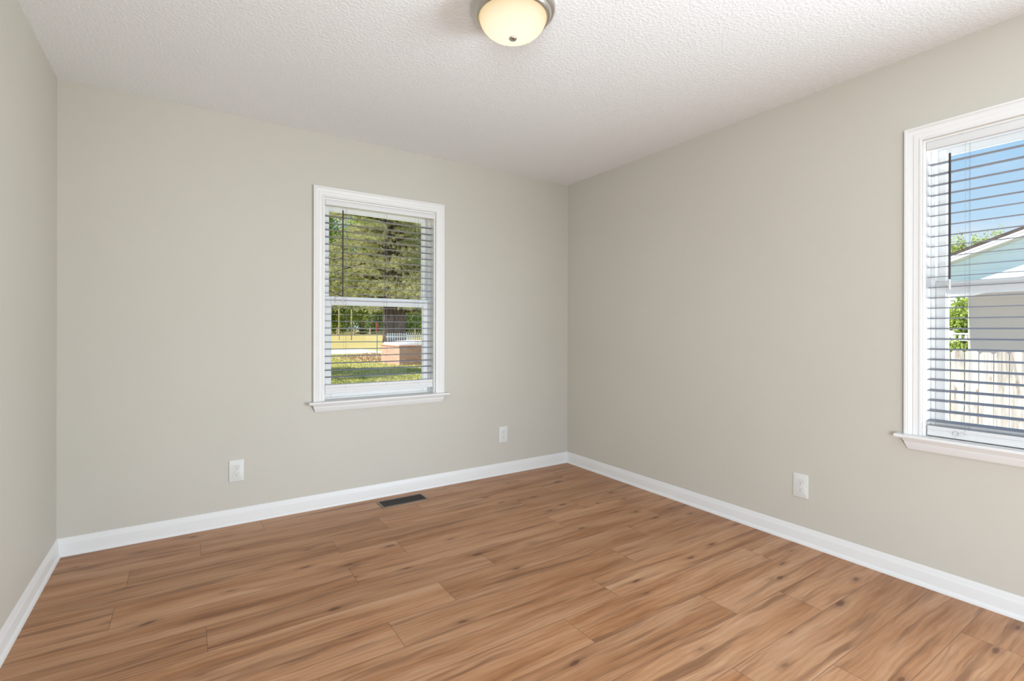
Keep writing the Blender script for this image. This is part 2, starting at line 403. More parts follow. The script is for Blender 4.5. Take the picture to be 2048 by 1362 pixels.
M['shingle'] = noisy('brown_shingle', (0.06, 0.048, 0.045), (0.11, 0.088, 0.08), 8, 0.9, (1, 1, 1), 4)
M['white_metal'] = noisy('white_metal_roof', (0.78, 0.79, 0.80), (0.84, 0.84, 0.85), 3, 0.5)

# ------------------------------------------------------------------ room shell
WIN1 = dict(s0=-2.064, s1=-1.268, z0=0.696, z1=2.031)          # in the back wall, s = x
WIN2 = dict(s0=2.524, s1=3.320, z0=0.684, z1=2.033)            # in the right wall, s = -y
def B(s, n, z): return (s, -n, z)           # back wall: n counts into the room
def R(s, n, z): return (-n, -s, z)          # right wall

def struct(name, mb, m, label, cat, **k):
    o = mb.build(name, m, **k); return tag(o, label, cat, kind='structure')

def wall_with_hole(P, a0, a1, w, zlo=-0.3, zhi=2.75):
    mb = MB()
    for (p, q, z0, z1) in ((a0, w['s0'], zlo, zhi), (w['s1'], a1, zlo, zhi), (w['s0'], w['s1'], zlo, w['z0'] - 0.02), (w['s0'], w['s1'], w['z1'], zhi)):
        mb.box(P(p, 0, z0), P(q, -T, z1))
    return mb
struct('wall_back', wall_with_hole(B, -W, T, WIN1), M['wall'], 'greige painted wall with the small window, facing the camera', 'wall')
struct('wall_right', wall_with_hole(R, 0.0, 3.62, WIN2), M['wall'], 'greige painted wall with the window at the right edge', 'wall')
struct('wall_left', MB().box((-W - T, -3.66, -0.3), (-W, T, 2.75)), M['wall'], 'pale painted wall along the left edge', 'wall')
struct('ceiling', MB().box((-W, RY, H), (0, 0, 2.75)), M['ceiling'], 'white orange peel textured ceiling', 'ceiling')

# floor: one quad per plank, joints where the photo has them
OFF = [0.0, 0.90, 0.61, 0.29, 0.585, 0.28, 0.90, 0.59, 0.29, 1.20, 0.89, 0.29, 0.61, 1.19, 0.285, 0.90, 0.59, 0.30, 0.0, 0.9, 0.6, 0.3, 1.2, 0.9, 0.6, 0.3]
random.seed(4)
fv, ff, uvp, uvl, uvr = [], [], [], [], []
for k in range(-1, len(OFF)):
    y1 = -0.02 - PW * k; y0 = y1 - PW
    if k == -1: y1 = 0.0; y0 = -0.02
    o0 = OFF[k % len(OFF)] if k >= 0 else 0.45
    j = -math.ceil((W + o0) / PL) * PL + o0 - PL
    while j < 0:
        xa, xb = max(j, -W), min(j + PL, 0.0)
        if xb - xa > 1e-4:
            ru, rv, r1 = random.random() * 60, random.random() * 30, random.random()
            flip = random.random() < 0.5
            i = len(fv)
            pts = [(xa, y0), (xb, y0), (xb, y1), (xa, y1)]
            fv += [(x, y, 0.0) for x, y in pts]; ff.append((i, i + 1, i + 2, i + 3))
            for x, y in pts:
                uu, vv = x - j, (y - (-0.02 - PW * k - PW))
                uvp.append(((PL - uu if flip else uu) + ru, vv + rv)); uvl.append((uu, vv)); uvr.append((r1, r1))
        j += PL
i = len(fv)
fb = RY
fv += [(-W, fb, -0.05), (0, fb, -0.05), (0, 0, -0.05), (-W, 0, -0.05)]; ff.append((i, i + 3, i + 2, i + 1))
for _ in range(4): uvp.append((0, 0)); uvl.append((0.5, 0.09)); uvr.append((0.5, 0.5))
me = bpy.data.meshes.new('floor'); me.from_pydata(fv, [], ff)
for nme, data in (('plank', uvp), ('local', uvl), ('rnd', uvr)):
    lay = me.uv_layers.new(name=nme); lay.data.foreach_set('uv', [c_ for p_ in data for c_ in p_])
me.materials.append(M['floor'])
fl = bpy.data.objects.new('floor', me); COL.objects.link(fl)
tag(fl, 'brown oak look plank floor with knots and dark streaks', 'floor', kind='structure')

# baseboards with quarter-round shoe
BP = [(0.0, 0.0), (0.014, 0.0), (0.0265, 0.0), (0.0262, 0.006), (0.024, 0.012), (0.020, 0.017), (0.014, 0.0195), (0.014, 0.062), (0.0125, 0.068), (0.010, 0.071), (0.0095, 0.078), (0.006, 0.086), (0.004, 0.0915), (0.0, 0.0925)]
BP = [(a * 0.75, b_) for a, b_ in BP]
def baseboard(name, P, ends, label):
    # ends: for each end, (s, sign) so that the profile is mitred into the corner
    mb = MB()
    rings = []
    for s, sg in ends: rings.append([P(s + sg * n, n, z) for n, z in BP])
    mb.loft(rings)
    struct(name, mb, M['trim'], label, 'baseboard', smooth='auto')
baseboard('baseboard_back', B, ((-W, 1), (0, -1)), 'white baseboard with shoe moulding under the small window wall')
baseboard('baseboard_right', R, ((0, 1), (3.62, 0)), 'white baseboard along the right wall')
def Lw(s, n, z): return (-W + n, -s, z)
baseboard('baseboard_left', Lw, ((0, 1), (3.66, 0)), 'white baseboard along the left wall')

# ------------------------------------------------------------------ windows
CAS = [(0.0, 0.0), (0.0, 0.0085), (0.003, 0.011), (0.009, 0.0115), (0.012, 0.009), (0.016, 0.009), (0.026, 0.0125), (0.030, 0.0135), (0.033, 0.011), (0.045, 0.0155), (0.049, 0.0175), (0.052, 0.0165), (0.056, 0.0195), (0.064, 0.0195), (0.064, 0.0)]
def frame4(mb, P, s0, s1, z0, z1, ws, wb, wt_, n0, n1, rnd=0.0):
    """rectangular frame; outer s0..s1, z0..z1; stile width ws, bottom wb, top wt_"""
    mb.box(P(s0, n0, z0), P(s0 + ws, n1, z1)); mb.box(P(s1 - ws, n0, z0), P(s1, n1, z1))
    mb.box(P(s0 + ws, n0, z0), P(s1 - ws, n1, z0 + wb)); mb.box(P(s0 + ws, n0, z1 - wt_), P(s1 - ws, n1, z1))
def build_window(name, P, w, label):
    s0, s1, z0, z1 = w['s0'], w['s1'], w['z0'], w['z1']
    root = thing(name, P((s0 + s1) / 2, 0, z0), label, 'window', kind='structure')
    mb = MB()
    mb.loft([[P(s0 - d, t, z0) for d, t in CAS], [P(s0 - d, t, z1 + d) for d, t in CAS], [P(s1 + d, t, z1 + d) for d, t in CAS], [P(s1 + d, t, z0) for d, t in CAS]])
    mb.build('window_casing', M['trim'], root, smooth='auto')
    # stool with horns and a nosed front
    st = [(-0.070, -0.019), (0.040, -0.019), (0.046, -0.017), (0.049, -0.012), (0.050, -0.009), (0.049, -0.004), (0.046, -0.001), (0.040, 0.0), (-0.070, 0.0)]
    st_in = [(max(n, 0.0) if n > 0 else 0.0, z) for n, z in st]
    mb = MB()
    mb.loft([[P(s0 - 0.094, n, z0 + z) for n, z in st_in], [P(s1 + 0.098, n, z0 + z) for n, z in st_in]])
    mb.box(P(s0, -0.070, z0 - 0.019), P(s1, 0.0, z0))
    mb.build('window_stool', M['trim'], root, smooth='auto')
    ap = [(0.0, -0.019), (0.026, -0.019), (0.026, -0.024), (0.0225, -0.030), (0.0195, -0.033), (0.0195, -0.043), (0.0165, -0.048), (0.0155, -0.056), (0.011, -0.062), (0.009, -0.068), (0.0, -0.068)]
    mb = MB()
    mb.loft([[P(s0 - 0.060 - n * 0.35 + (z + 0.019) * -0.25, n, z0 + z) for n, z in ap], [P(s1 + 0.058 + n * 0.35 + (z + 0.019) * 0.25, n, z0 + z) for n, z in ap]])
    mb.build('window_apron', M['trim'], root, smooth='auto')
    # jamb and vinyl master frame
    mb = MB()
    frame4(mb, P, s0, s1, z0 - 0.019, z1, 0.010, 0.014, 0.010, -0.005, -T)
    mb.build('window_jamb', M['vinyl'], root)
    mb = MB()
    frame4(mb, P, s0 + 0.010, s1 - 0.010, z0, z1 - 0.010, 0.016, 0.012, 0.018, -0.068, -T)
    mb.box(P(s0 + 0.026, -0.104, z0), P(s0 + 0.030, -0.110, z1 - 0.02)); mb.box(P(s1 - 0.030, -0.104, z0), P(s1 - 0.026, -0.110, z1 - 0.02))
    mb.build('window_frame', M['vinyl'], root, bevel=0.002)
    zm = 1.361                                            # meeting rail
    for nm, za, zb, n0, wb, wt_, ws in (('upper_sash', zm - 0.022, z1 - 0.028, -0.108, 0.046, 0.030, 0.030), ('lower_sash', z0 + 0.012, zm + 0.026, -0.074, 0.052, 0.052, 0.038)):
        a, b_ = s0 + 0.026, s1 - 0.026
        mb = MB()
        frame4(mb, P, a, b_, za, zb, ws, wb, wt_, n0, n0 - 0.030)
        # glazing bead
        frame4(mb, P, a + ws - 0.001, b_ - ws + 0.001, za + wb - 0.001, zb - wt_ + 0.001, 0.007, 0.007, 0.007, n0 - 0.006, n0 - 0.022)
        sash = mb.build(nm, M['vinyl'], root, bevel=0.003)
        g = MB().box(P(a + ws, n0 - 0.013, za + wb), P(b_ - ws, n0 - 0.016, zb - wt_)).build('pane', M['glass'], sash)
        g['label'] = 'clear glass pane'
    return root
build_window('window_1', B, WIN1, 'small white double-hung window looking onto lawn and pine')
build_window('window_2', R, WIN2, 'white double-hung window at right looking onto fence and blue house')

# ------------------------------------------------------------------ blinds
def build_blind(P, w, z_rail, wand_s, wand_z, ladders, label, seed, rail_h, tilt, plug=None):
    s0, s1, z1 = w['s0'] + 0.011, w['s1'] - 0.011, w['z1'] - 0.010
    rnd = random.Random(seed)
    root = thing('window_blind', P((s0 + s1) / 2, -0.03, z_rail), label, 'blind', 'slatted blinds in the two windows')
    mb = MB()
    val = [(-0.006, z1 - 0.001), (-0.006, z1 - 0.004), (-0.003, z1 - 0.006), (-0.003, 1.990), (-0.005, 1.986), (-0.009, 1.984), (-0.013, 1.984), (-0.013, z1 - 0.001)]
    mb.loft([[P(s0 + 0.001, n, z) for n, z in val], [P(s1 - 0.001, n, z) for n, z in val]])
    mb.build('valance', M['slat'], root, smooth='auto')
    MB().box(P(s0 + 0.002, -0.0135, 1.990), P(s1 - 0.002, -0.062, z1 - 0.002)).build('headrail', M['slat'], root)
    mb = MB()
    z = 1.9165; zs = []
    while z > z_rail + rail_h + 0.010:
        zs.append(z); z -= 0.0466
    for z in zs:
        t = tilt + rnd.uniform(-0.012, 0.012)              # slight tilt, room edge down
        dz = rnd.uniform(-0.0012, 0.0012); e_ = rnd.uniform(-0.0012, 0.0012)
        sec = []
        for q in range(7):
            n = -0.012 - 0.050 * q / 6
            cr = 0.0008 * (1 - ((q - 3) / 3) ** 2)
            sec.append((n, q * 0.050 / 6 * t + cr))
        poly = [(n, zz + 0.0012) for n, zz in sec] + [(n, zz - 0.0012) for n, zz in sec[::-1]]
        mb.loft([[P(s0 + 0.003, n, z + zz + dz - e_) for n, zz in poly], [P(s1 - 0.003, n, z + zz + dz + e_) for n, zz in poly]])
    sl_ = mb.build('slats', M['slat_backlit'], root, smooth='auto'); sl_['label'] = 'white horizontal slats, coloured as dark as they look backlit'
    mb = MB()
    rp = [(-0.013, z_rail + 0.003), (-0.016, z_rail), (-0.058, z_rail), (-0.061, z_rail + 0.003), (-0.061, z_rail + rail_h - 0.003), (-0.058, z_rail + rail_h), (-0.016, z_rail + rail_h), (-0.013, z_rail + rail_h - 0.004)]
    h_ = rail_h
    front = [(-0.011, z_rail + 0.0), (-0.011, z_rail + h_ * 0.28), (-0.0135, z_rail + h_ * 0.34), (-0.0135, z_rail + h_ * 0.62), (-0.011, z_rail + h_ * 0.66), (-0.011, z_rail + h_), (-0.061, z_rail + h_), (-0.061, z_rail)]
    mb.loft([[P(s0 + 0.003, n, z) for n, z in front], [P(s1 - 0.003, n, z) for n, z in front]])
    rail = mb.build('bottom_rail', M['slat'], root, bevel=0.002)
    if plug is not None:
        ps, pz = plug
        mb = MB()
        pts = [P(ps + 0.011 * math.cos(a_) - 0.012, -0.0085 + 0.001 * a_ / 6, pz + 0.010 * math.sin(a_)) for a_ in np.linspace(0, 11, 40)]
        pts += [P(ps + 0.002 + 0.018 * q, -0.0085, pz + 0.006 * math.sin(q * 4) + 0.004) for q in np.linspace(0, 1, 10)]
        mb.tube(pts, 0.0016, 6)
        cr_ = mb.build('cord_coil', M['slat'], rail, smooth=True); cr_['label'] = 'clear coil of lift cord end'
    for ls_ in ladders:
        mb = MB()
        for n in (-0.0105, -0.0635):
            mb.tube([P(ls_, n, 1.986), P(ls_, n, z_rail + rail_h * 0.5)], 0.00045, 5)
        mb.tube([P(ls_ + 0.010, -0.036, 1.986), P(ls_ + 0.010, -0.036, z_rail + rail_h)], 0.0005, 5)
        for z in zs: mb.tube([P(ls_, -0.0105, z - 0.003), P(ls_, -0.0635, z - 0.003)], 0.0004, 4)
        mb.build('ladder_cord', M['cord'], root, smooth=True)
    mb = MB()
    za, zb = wand_z
    mb.tube([P(wand_s, -0.001, zb + 0.045), P(wand_s, -0.001, za)], 0.0042, 10)
    wd = mb.build('tilt_wand', M['wand'], root, smooth='auto'); wd['label'] = 'tilt wand with its backlit darkness painted in'
    MB().tube([P(wand_s, -0.001, zb), P(wand_s, -0.001, zb + 0.045)], 0.0044, 10).build('wand_pale_end', M['slat'], wd, smooth='auto')['label'] = 'wand end painted pale where the frame lies behind it'  # same wand; the colour split imitates where it stops being backlit
    mb = MB(); mb.tube([P(wand_s, -0.004, za + 0.016), P(wand_s, -0.001, za + 0.004), P(wand_s, -0.001, za - 0.004)], 0.0028, 8)
    mb.build('wand_hook', M['slat'], wd, smooth='auto')
    return root
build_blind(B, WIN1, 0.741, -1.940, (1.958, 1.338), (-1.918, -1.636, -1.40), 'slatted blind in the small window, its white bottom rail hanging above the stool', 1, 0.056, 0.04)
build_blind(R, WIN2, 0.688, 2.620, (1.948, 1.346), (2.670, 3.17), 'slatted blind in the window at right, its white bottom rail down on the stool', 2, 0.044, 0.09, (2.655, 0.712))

# ------------------------------------------------------------------ ceiling lamp
LC = (-1.748, -1.764)
lamp = thing('ceiling_light', (LC[0], LC[1], H), 'round flush ceiling light with lit frosted glass bowl and nickel rim', 'ceiling light')
mb = MB()
mb.lathe([(0.02, H), (0.148, H), (0.156, H - 0.002), (0.1635, H - 0.010), (0.1665, H - 0.020), (0.166, H - 0.028), (0.162, H - 0.036), (0.155, H - 0.041), (0.151, H - 0.043), (0.149, H - 0.047), (0.146, H - 0.054), (0.141, H - 0.058), (0.136, H - 0.059), (0.132, H - 0.056), (0.131, H - 0.045), (0.02, H - 0.040)], LC, 96)
mb.build('nickel_pan', M['nickel'], lamp, smooth='auto')
mb = MB()
prof = []
for q in range(25):
    a_ = q / 24 * math.pi / 2
    prof.append((0.1315 * math.cos(a_) ** 0.85 + 0.0006, H - 0.050 - 0.0835 * math.sin(a_)))
mb.lathe(prof, LC, 96)
sh = mb.build('glass_bowl', M['lamp_glass'], lamp, smooth=True, loc=(LC[0], LC[1], H))
sh['label'] = 'lit frosted glass bowl'
mb = MB(); zb = H - 0.1335
mb.lathe([(0.0150, zb + 0.0015), (0.0160, zb - 0.001), (0.0155, zb - 0.004), (0.0125, zb - 0.007), (0.008, zb - 0.0088), (0.0005, zb - 0.0095)], LC, 24)
fi = mb.build('finial', M['nickel'], lamp, smooth=True); fi['label'] = 'nickel finial'

# ------------------------------------------------------------------ outlets
OUT_G = 'white duplex outlets on the walls'
outlet = thing('wall_outlet', (-2.5605, 0, 0.318), 'white duplex outlet on the back wall left of the floor register', 'outlet', OUT_G)
def rrect(w, h, r, n=5):
    p = []
    for cx_, cz_, a0 in ((w - r, h - r, 0), (-w + r, h - r, 90), (-w + r, -h + r, 180), (w - r, -h + r, 270)):
        for q in range(n):
            a_ = math.radians(a0 + 90 * q / (n - 1)); p.append((cx_ + r * math.cos(a_), cz_ + r * math.sin(a_)))
    return p
def outl_pt(x, z, d): return (outlet.location.x + x, -d, outlet.location.z + z)
mb = MB()
rings = [[outl_pt(x, z, d) for x, z in rrect(0.0395 - i_, 0.0645 - i_, 0.004)] for d, i_ in ((0.0, 0.0), (0.003, 0.0), (0.0052, 0.0012), (0.0062, 0.0035))]
mb.loft(rings)
mb.build('cover_plate', M['plastic'], outlet, smooth='auto')
for sgn in (1, -1):
    cz = 0.0195 * sgn
    circ = []
    for q in range(40):
        a_ = 2 * math.pi * q / 40
        x, z = 0.0172 * math.cos(a_), 0.0172 * math.sin(a_)
        circ.append((x, max(min(z, 0.0140), -0.0140) + cz))
    mb = MB()
    mb.loft([[outl_pt(x * 1.07, cz + (z - cz) * 1.07, d) for x, z in circ] for d in (0.006, 0.00635)], 1)     # shadow gap round the face
    mb.loft([[outl_pt(x, z, d) for x, z in circ] for d in (0.006, 0.0082)])
    for x_, w_, hz in ((-0.0062, 0.0011, 0.0043), (0.0062, 0.0011, 0.0036)):
        mb.box(outl_pt(x_ - w_, cz + 0.0042 - hz, 0.008), outl_pt(x_ + w_, cz + 0.0042 + hz, 0.0084), 2)
    mb.loft([[outl_pt(0.0026 * math.cos(a_), cz - 0.0072 + 0.0026 * math.sin(a_), d) for a_ in np.linspace(0, 2 * math.pi, 13)[:-1]] for d in (0.008, 0.0084)], 3)
    mb.build('receptacle', [M['plastic'], None, None, None] if False else [M['plastic'], noisy('outlet_gap', (0.50, 0.49, 0.46), (0.55, 0.54, 0.5), 40, 0.7) if sgn == 1 else bpy.data.materials['outlet_gap'], noisy('outlet_slot', (0.30, 0.29, 0.27), (0.34, 0.33, 0.31), 40, 0.7) if sgn == 1 else bpy.data.materials['outlet_slot'], M['dark']], outlet)
mb = MB(); mb.loft([[outl_pt(0.0030 * k_ * math.cos(a_), 0.0030 * k_ * math.sin(a_), d) for a_ in np.linspace(0, 2 * math.pi, 15)[:-1]] for d, k_ in ((0.006, 1), (0.0072, 0.9), (0.0076, 0.6))])
mb.build('screw', M['plastic'], outlet, smooth='auto')
o2 = copy_tree(outlet, (-0.6705, 0, 0.321)); o2['label'] = 'white duplex outlet on the back wall between small window and room corner'
o3 = copy_tree(outlet, (0, -1.9885, 0.314), -math.pi / 2); o3['label'] = 'white duplex outlet low on the right wall beside the large window'

# ------------------------------------------------------------------ floor register
RX0, RX1, RY0, RY1 = -1.744, -1.418, -0.240, -0.092
reg = thing('floor_register', ((RX0 + RX1) / 2, (RY0 + RY1) / 2, 0), 'brown metal floor register with dark louvers by the back baseboard', 'vent')
cxr, cyr = (RX0 + RX1) / 2, (RY0 + RY1) / 2
hw, hh_ = (RX1 - RX0) / 2, (RY1 - RY0) / 2
mb = MB()
rings = []
for k_, z_, r_ in ((0.0, 0.0003, 0.010), (0.0005, 0.0025, 0.010), (0.004, 0.0048, 0.008), (0.013, 0.0052, 0.004), (0.0145, 0.0045, 0.003), (0.0145, 0.0006, 0.003)):
    rings.append([(cxr + x, cyr + y, z_) for x, y in rrect(hw - k_, hh_ - k_ * 1.35, r_)])
mb.loft(rings, caps=False)
mb.build('register_frame', M['bronze'], reg, smooth='auto')
mb = MB()
mb.box((RX0 + 0.008, RY0 + 0.012, 0.0002), (RX1 - 0.008, RY1 - 0.012, 0.0008))  # dark sheet standing in for the shaded void under the fins
nf = 26
for i in range(nf):
    x = RX0 + 0.018 + (RX1 - RX0 - 0.036) * (i + 0.5) / nf
    mb.loft([[(x - 0.0035, y, 0.0010), (x - 0.0022, y, 0.0010), (x + 0.0026, y, 0.0050), (x + 0.0013, y, 0.0050)] for y in (RY0 + 0.018, RY1 - 0.018)], 1)
mb.build('louvers', [M['dark'], M['fin']], reg)

# ================================================================== outdoors
G = -0.6
def quadmesh(name, V, nper, m, parent=None):
    """V: (count*nper, 3) array of separate faces with nper corners"""
    V = np.asarray(V, dtype=np.float32).reshape(-1, 3); n = len(V) // nper
    me = bpy.data.meshes.new(name)
    me.vertices.add(len(V)); me.vertices.foreach_set('co', V.ravel())
    me.loops.add(n * nper); me.loops.foreach_set('vertex_index', np.arange(n * nper, dtype=np.int32))
    me.polygons.add(n); me.polygons.foreach_set('loop_start', np.arange(0, n * nper, nper, dtype=np.int32))
    me.polygons.foreach_set('loop_total', np.full(n, nper, dtype=np.int32))
    me.update(calc_edges=True); me.materials.append(m)
    o = bpy.data.objects.new(name, me); COL.objects.link(o)
    if parent is not None:
        o.parent = parent; o.location = -parent_world(parent)
    return o
def unit(rng, n):
    v = rng.normal(size=(n, 3)); return v / np.linalg.norm(v, axis=1, keepdims=True)
def leaf_quads(rng, P, size):
    n = len(P); a = unit(rng, n); b = np.cross(a, unit(rng, n)); b /= np.linalg.norm(b, axis=1, keepdims=True)
    s = size * rng.uniform(0.6, 1.4, (n, 1))
    return np.stack([P - a * s, P + b * s * 0.55, P + a * s, P - b * s * 0.55], 1)
def crown_points(rng, c, rad, n, clumps=40, spread=0.28, column=False):
    d = unit(rng, clumps) * rng.uniform(0.35, 0.95, (clumps, 1)) * np.array(rad)
    if column: d[:, 2] = rng.uniform(-1, 0.9, clumps) * rad[2]; spread *= 0.75
    k = rng.integers(0, clumps, n)
    return np.array(c) + d[k] + rng.normal(size=(n, 3)) * np.array(rad) * spread * 0.6
def broad_tree(x, y, g, h, r, trunk_r, n, size, m, mb_, seed, label, group, low=0.25, name='broadleaf_tree', column=False):
    rng = np.random.default_rng(seed)
    t = thing(name, (x, y, g), label, 'tree', group)
    lean = rng.uniform(-0.3, 0.3)
    tb = MB()
    tb.tube([(x, y, g - 0.1), (x + lean * 0.3, y, g + h * 0.35), (x + lean, y + 0.2, g + h * 0.8)], [trunk_r, trunk_r * 0.8, trunk_r * 0.35], 10)
    for q in range(4):
        a_ = rng.uniform(0, 6.28); z_ = g + h * rng.uniform(0.35, 0.6)
        tb.tube([(x + lean * 0.5, y, z_), (x + math.cos(a_) * r * 0.7, y + math.sin(a_) * r * 0.7, z_ + h * 0.22)], [trunk_r * 0.45, trunk_r * 0.12], 6)
    tb.build('trunk', mb_, t, smooth=True)
    zc = g + h * (low + 1) / 2
    P_ = crown_points(rng, (x + lean * 0.6, y, zc), (r, r, h * (1 - low) / 2), n, 90 if column else 40, column=column)
    P_[:, 2] = np.maximum(P_[:, 2], g + 0.1)
    quadmesh('foliage', leaf_quads(rng, P_, size), 4, m, t)
    return t
def shrub(x, y, g, h, r, n, size, m, seed, label, group=None, name='shrub'):
    rng = np.random.default_rng(seed)
    t = thing(name, (x, y, g), label, 'shrub', group)
    tb = MB()
    for q in range(5):
        a_ = q * 1.26 + rng.uniform(0, 0.5)
        tb.tube([(x, y, g), (x + math.cos(a_) * r * 0.5, y + math.sin(a_) * r * 0.5, g + h * 0.7)], [0.02, 0.008], 5)
    tb.build('stem', M['bark'], t)
    P_ = crown_points(rng, (x, y, g + h * 0.52), (r, r, h * 0.5), n, 24, 0.3); P_[:, 2] = np.maximum(P_[:, 2], g + 0.03)
    quadmesh('foliage', leaf_quads(rng, P_, size), 4, m, t)
    return t
def pine(x, y, g, h, r, zlo, trunk_r, nb, tufts, m, seed, label, az=None, lean=(0, 0)):
    rng = np.random.default_rng(seed)
    t = thing('pine_tree', (x, y, g), label, 'tree')
    tb = MB()
    tb.tube([(x, y, g - 0.2), (x, y, g + 0.3), (x + lean[0] * .3, y + lean[1] * .3, g + h * 0.35), (x + lean[0], y + lean[1], g + h)], [trunk_r * 1.25, trunk_r, trunk_r * 0.8, trunk_r * 0.15], 14)
    tb.build('trunk', M['bark'], t, smooth=True)
    bb = MB(); tips = []; dirs = []
    for q in range(nb):
        f_ = (q + 0.5) / nb; z_ = zlo + (g + h - zlo) * f_ ** 1.1
        a_ = q * 2.39996 + rng.uniform(-0.3, 0.3)
        ln = r * (1 - 0.75 * f_) * rng.uniform(0.75, 1.1)
        d = np.array([math.cos(a_), math.sin(a_), 0])
        k_ = (z_ - g) / h
        p0 = np.array([x + lean[0] * k_, y + lean[1] * k_, z_]); droop = rng.uniform(-0.22, 0.05)
        pts = [p0, p0 + d * ln * 0.5 + [0, 0, ln * 0.06], p0 + d * ln + [0, 0, ln * droop]]
        br_ = trunk_r * 0.28 * (1 - 0.6 * f_)
        bb.tube(pts, [br_, br_ * 0.6, br_ * 0.15], 6)
        nt_ = max(4, int(tufts * (0.4 + 0.6 * ln / r)))
        s_ = rng.uniform(0.22, 1.03, nt_)
        base = p0 + d * (ln * s_)[:, None]; base[:, 2] += ln * (droop * s_ ** 2 + 0.05 * np.sin(s_ * 3.1))
        side = np.array([-d[1], d[0], 0])
        off = rng.normal(size=nt_) * ln * 0.17 * (1.15 - 0.5 * s_)
        base += side * off[:, None]; base[:, 2] += rng.normal(size=nt_) * 0.14 * (ln / r + 0.3) + 0.02
        tips.append(base); dd_ = d * 0.8 + side * np.sign(off)[:, None] * 0.5 + [0, 0, 0.25]
        dirs.append(dd_ + rng.normal(size=(nt_, 3)) * 0.35)
    bb.build('branches', M['bark'], t, smooth=True)
    tips = np.concatenate(tips); dirs = np.concatenate(dirs); dirs /= np.linalg.norm(dirs, axis=1, keepdims=True)
    K = 16; n = len(tips)
    dn = dirs[:, None] * 0.75 + unit(rng, n * K).reshape(n, K, 3) * 0.75
    dn /= np.linalg.norm(dn, axis=2, keepdims=True)
    ln_ = rng.uniform(0.13, 0.30, (n, K, 1))
    sd = np.cross(dn, unit(rng, n * K).reshape(n, K, 3)); sd /= np.linalg.norm(sd, axis=2, keepdims=True)
    p = tips[:, None] + unit(rng, n * K).reshape(n, K, 3) * 0.06
    wd_ = 0.011
    V = np.stack([p - sd * wd_, p + sd * wd_, p + dn * ln_], 2)
    fo = quadmesh('needles', V, 3, m, t)
    return t

# ground
mb = MB(); mb.box((T + 0.0, -30, G - 0.4), (70, 43.2, G)); mb.box((-25, T, G - 0.4), (T, 43.2, G)); mb.build('ground', M['lawn'])
tag(bpy.data.objects['ground'], 'green lawn outside the windows', 'lawn', kind='structure')
mb = MB(); mb.loft([[(x, 34.0 - (0.6 if x > 0 else 0), G - 0.1), (x, 34.0 + (x - 8) * -0.02, G + 0.02), (x, 43.4 + (x - 8) * -0.02, G + 0.02), (x, 43.6, G - 0.1)] for x in (-25, 10.6)]); mb.build('road', M['road'])
tag(bpy.data.objects['road'], 'pale road crossing behind the lawn', 'road', kind='structure')
mb = MB(); mb.loft([[(x, 42.5, G - 0.6), (x, 42.9, G - 0.02), (x, 78.0, 0.42), (x, 150.0, 0.9), (x, 150, -1)] for x in (-60, 110)]); mb.build('field', M['straw'])
tag(bpy.data.objects['field'], 'dry yellow field beyond the road', 'field', kind='structure')

# brick planter with pale slab
bx0, by0 = 6.073, 20.261
bxx, byy, bh = 1.75, 2.75, 0.99
bk = thing('brick_planter', (bx0 + bxx / 2, by0 + byy / 2, G), 'low brick box with pale slab top in front of the pine trunk', 'planter')
MB().box((bx0, by0, G - 0.05), (bx0 + bxx, by0 + byy, G + bh - 0.06)).build('brick_body', M['brick'], bk)
MB().box((bx0 - 0.03, by0 - 0.03, G + bh - 0.06), (bx0 + bxx + 0.03, by0 + byy + 0.03, G + bh)).build('brick_cap', M['brick'], bk, bevel=0.01)
mb = MB(); mb.loft([[(bx0 + 0.02, by0 + 0.2, G + bh), (bx0 + bxx, by0 + 0.05, G + bh), (bx0 + bxx, by0 + byy, G + bh), (bx0 + 0.05, by0 + byy, G + bh)], [(bx0 + 0.06, by0 + 0.25, G + bh + 0.13), (bx0 + bxx - 0.03, by0 + 0.1, G + bh + 0.22), (bx0 + bxx - 0.03, by0 + byy - 0.05, G + bh + 0.22), (bx0 + 0.12, by0 + byy - 0.1, G + bh + 0.13)]])
sl = mb.build('slab_top', M['concrete'], bk, bevel=0.02); sl['label'] = 'pale slab top'

# leaf litter and grass
rng = np.random.default_rng(11)
n = 7000
P_ = np.stack([rng.normal(6.9, 0.75, n), rng.normal(25.8, 2.0, n), np.full(n, G + 0.03)], 1)
h_ = np.exp(-((P_[:, 0] - 6.3) / 1.0) ** 2 - ((P_[:, 1] - 25.5) / 2.0) ** 2) * 0.35
P_[:, 2] += rng.uniform(0, 1, n) * (h_ + 0.04)
P_ = P_[~((P_[:, 0] > bx0 - .1) & (P_[:, 0] < bx0 + bxx + .1) & (P_[:, 1] > by0 - .1) & (P_[:, 1] < by0 + byy + .1))]
o = quadmesh('leaf_litter', leaf_quads(rng, P_, 0.05), 4, M['deadleaf']); tag(o, 'drift of brown dead leaves beside the brick box', 'leaves', kind='stuff')
n = 26000
yy = rng.uniform(9, 33, n); xx = -2.82 + (yy + 3.39) * rng.uniform(0.17, 0.52, n)
P_ = np.stack([xx, yy, np.full(n, G - 0.01)], 1)
keep = ~((xx > bx0 - 0.05) & (xx < bx0 + bxx + 0.05) & (yy > by0 - 0.05) & (yy < by0 + byy + 0.05)); P_ = P_[keep]; n = len(P_)
d = rng.normal(size=(n, 3)) * 0.35; d[:, 2] = 1; d *= rng.uniform(0.04, 0.10, (n, 1))
sd = np.stack([rng.normal(size=n), rng.normal(size=n), np.zeros(n)], 1); sd /= np.linalg.norm(sd, axis=1, keepdims=True)
o = quadmesh('grass', np.stack([P_ - sd * 0.012, P_ + sd * 0.012, P_ + d], 1), 3, M['grassblade']); tag(o, 'short grass blades standing up from the lawn', 'grass', kind='stuff')

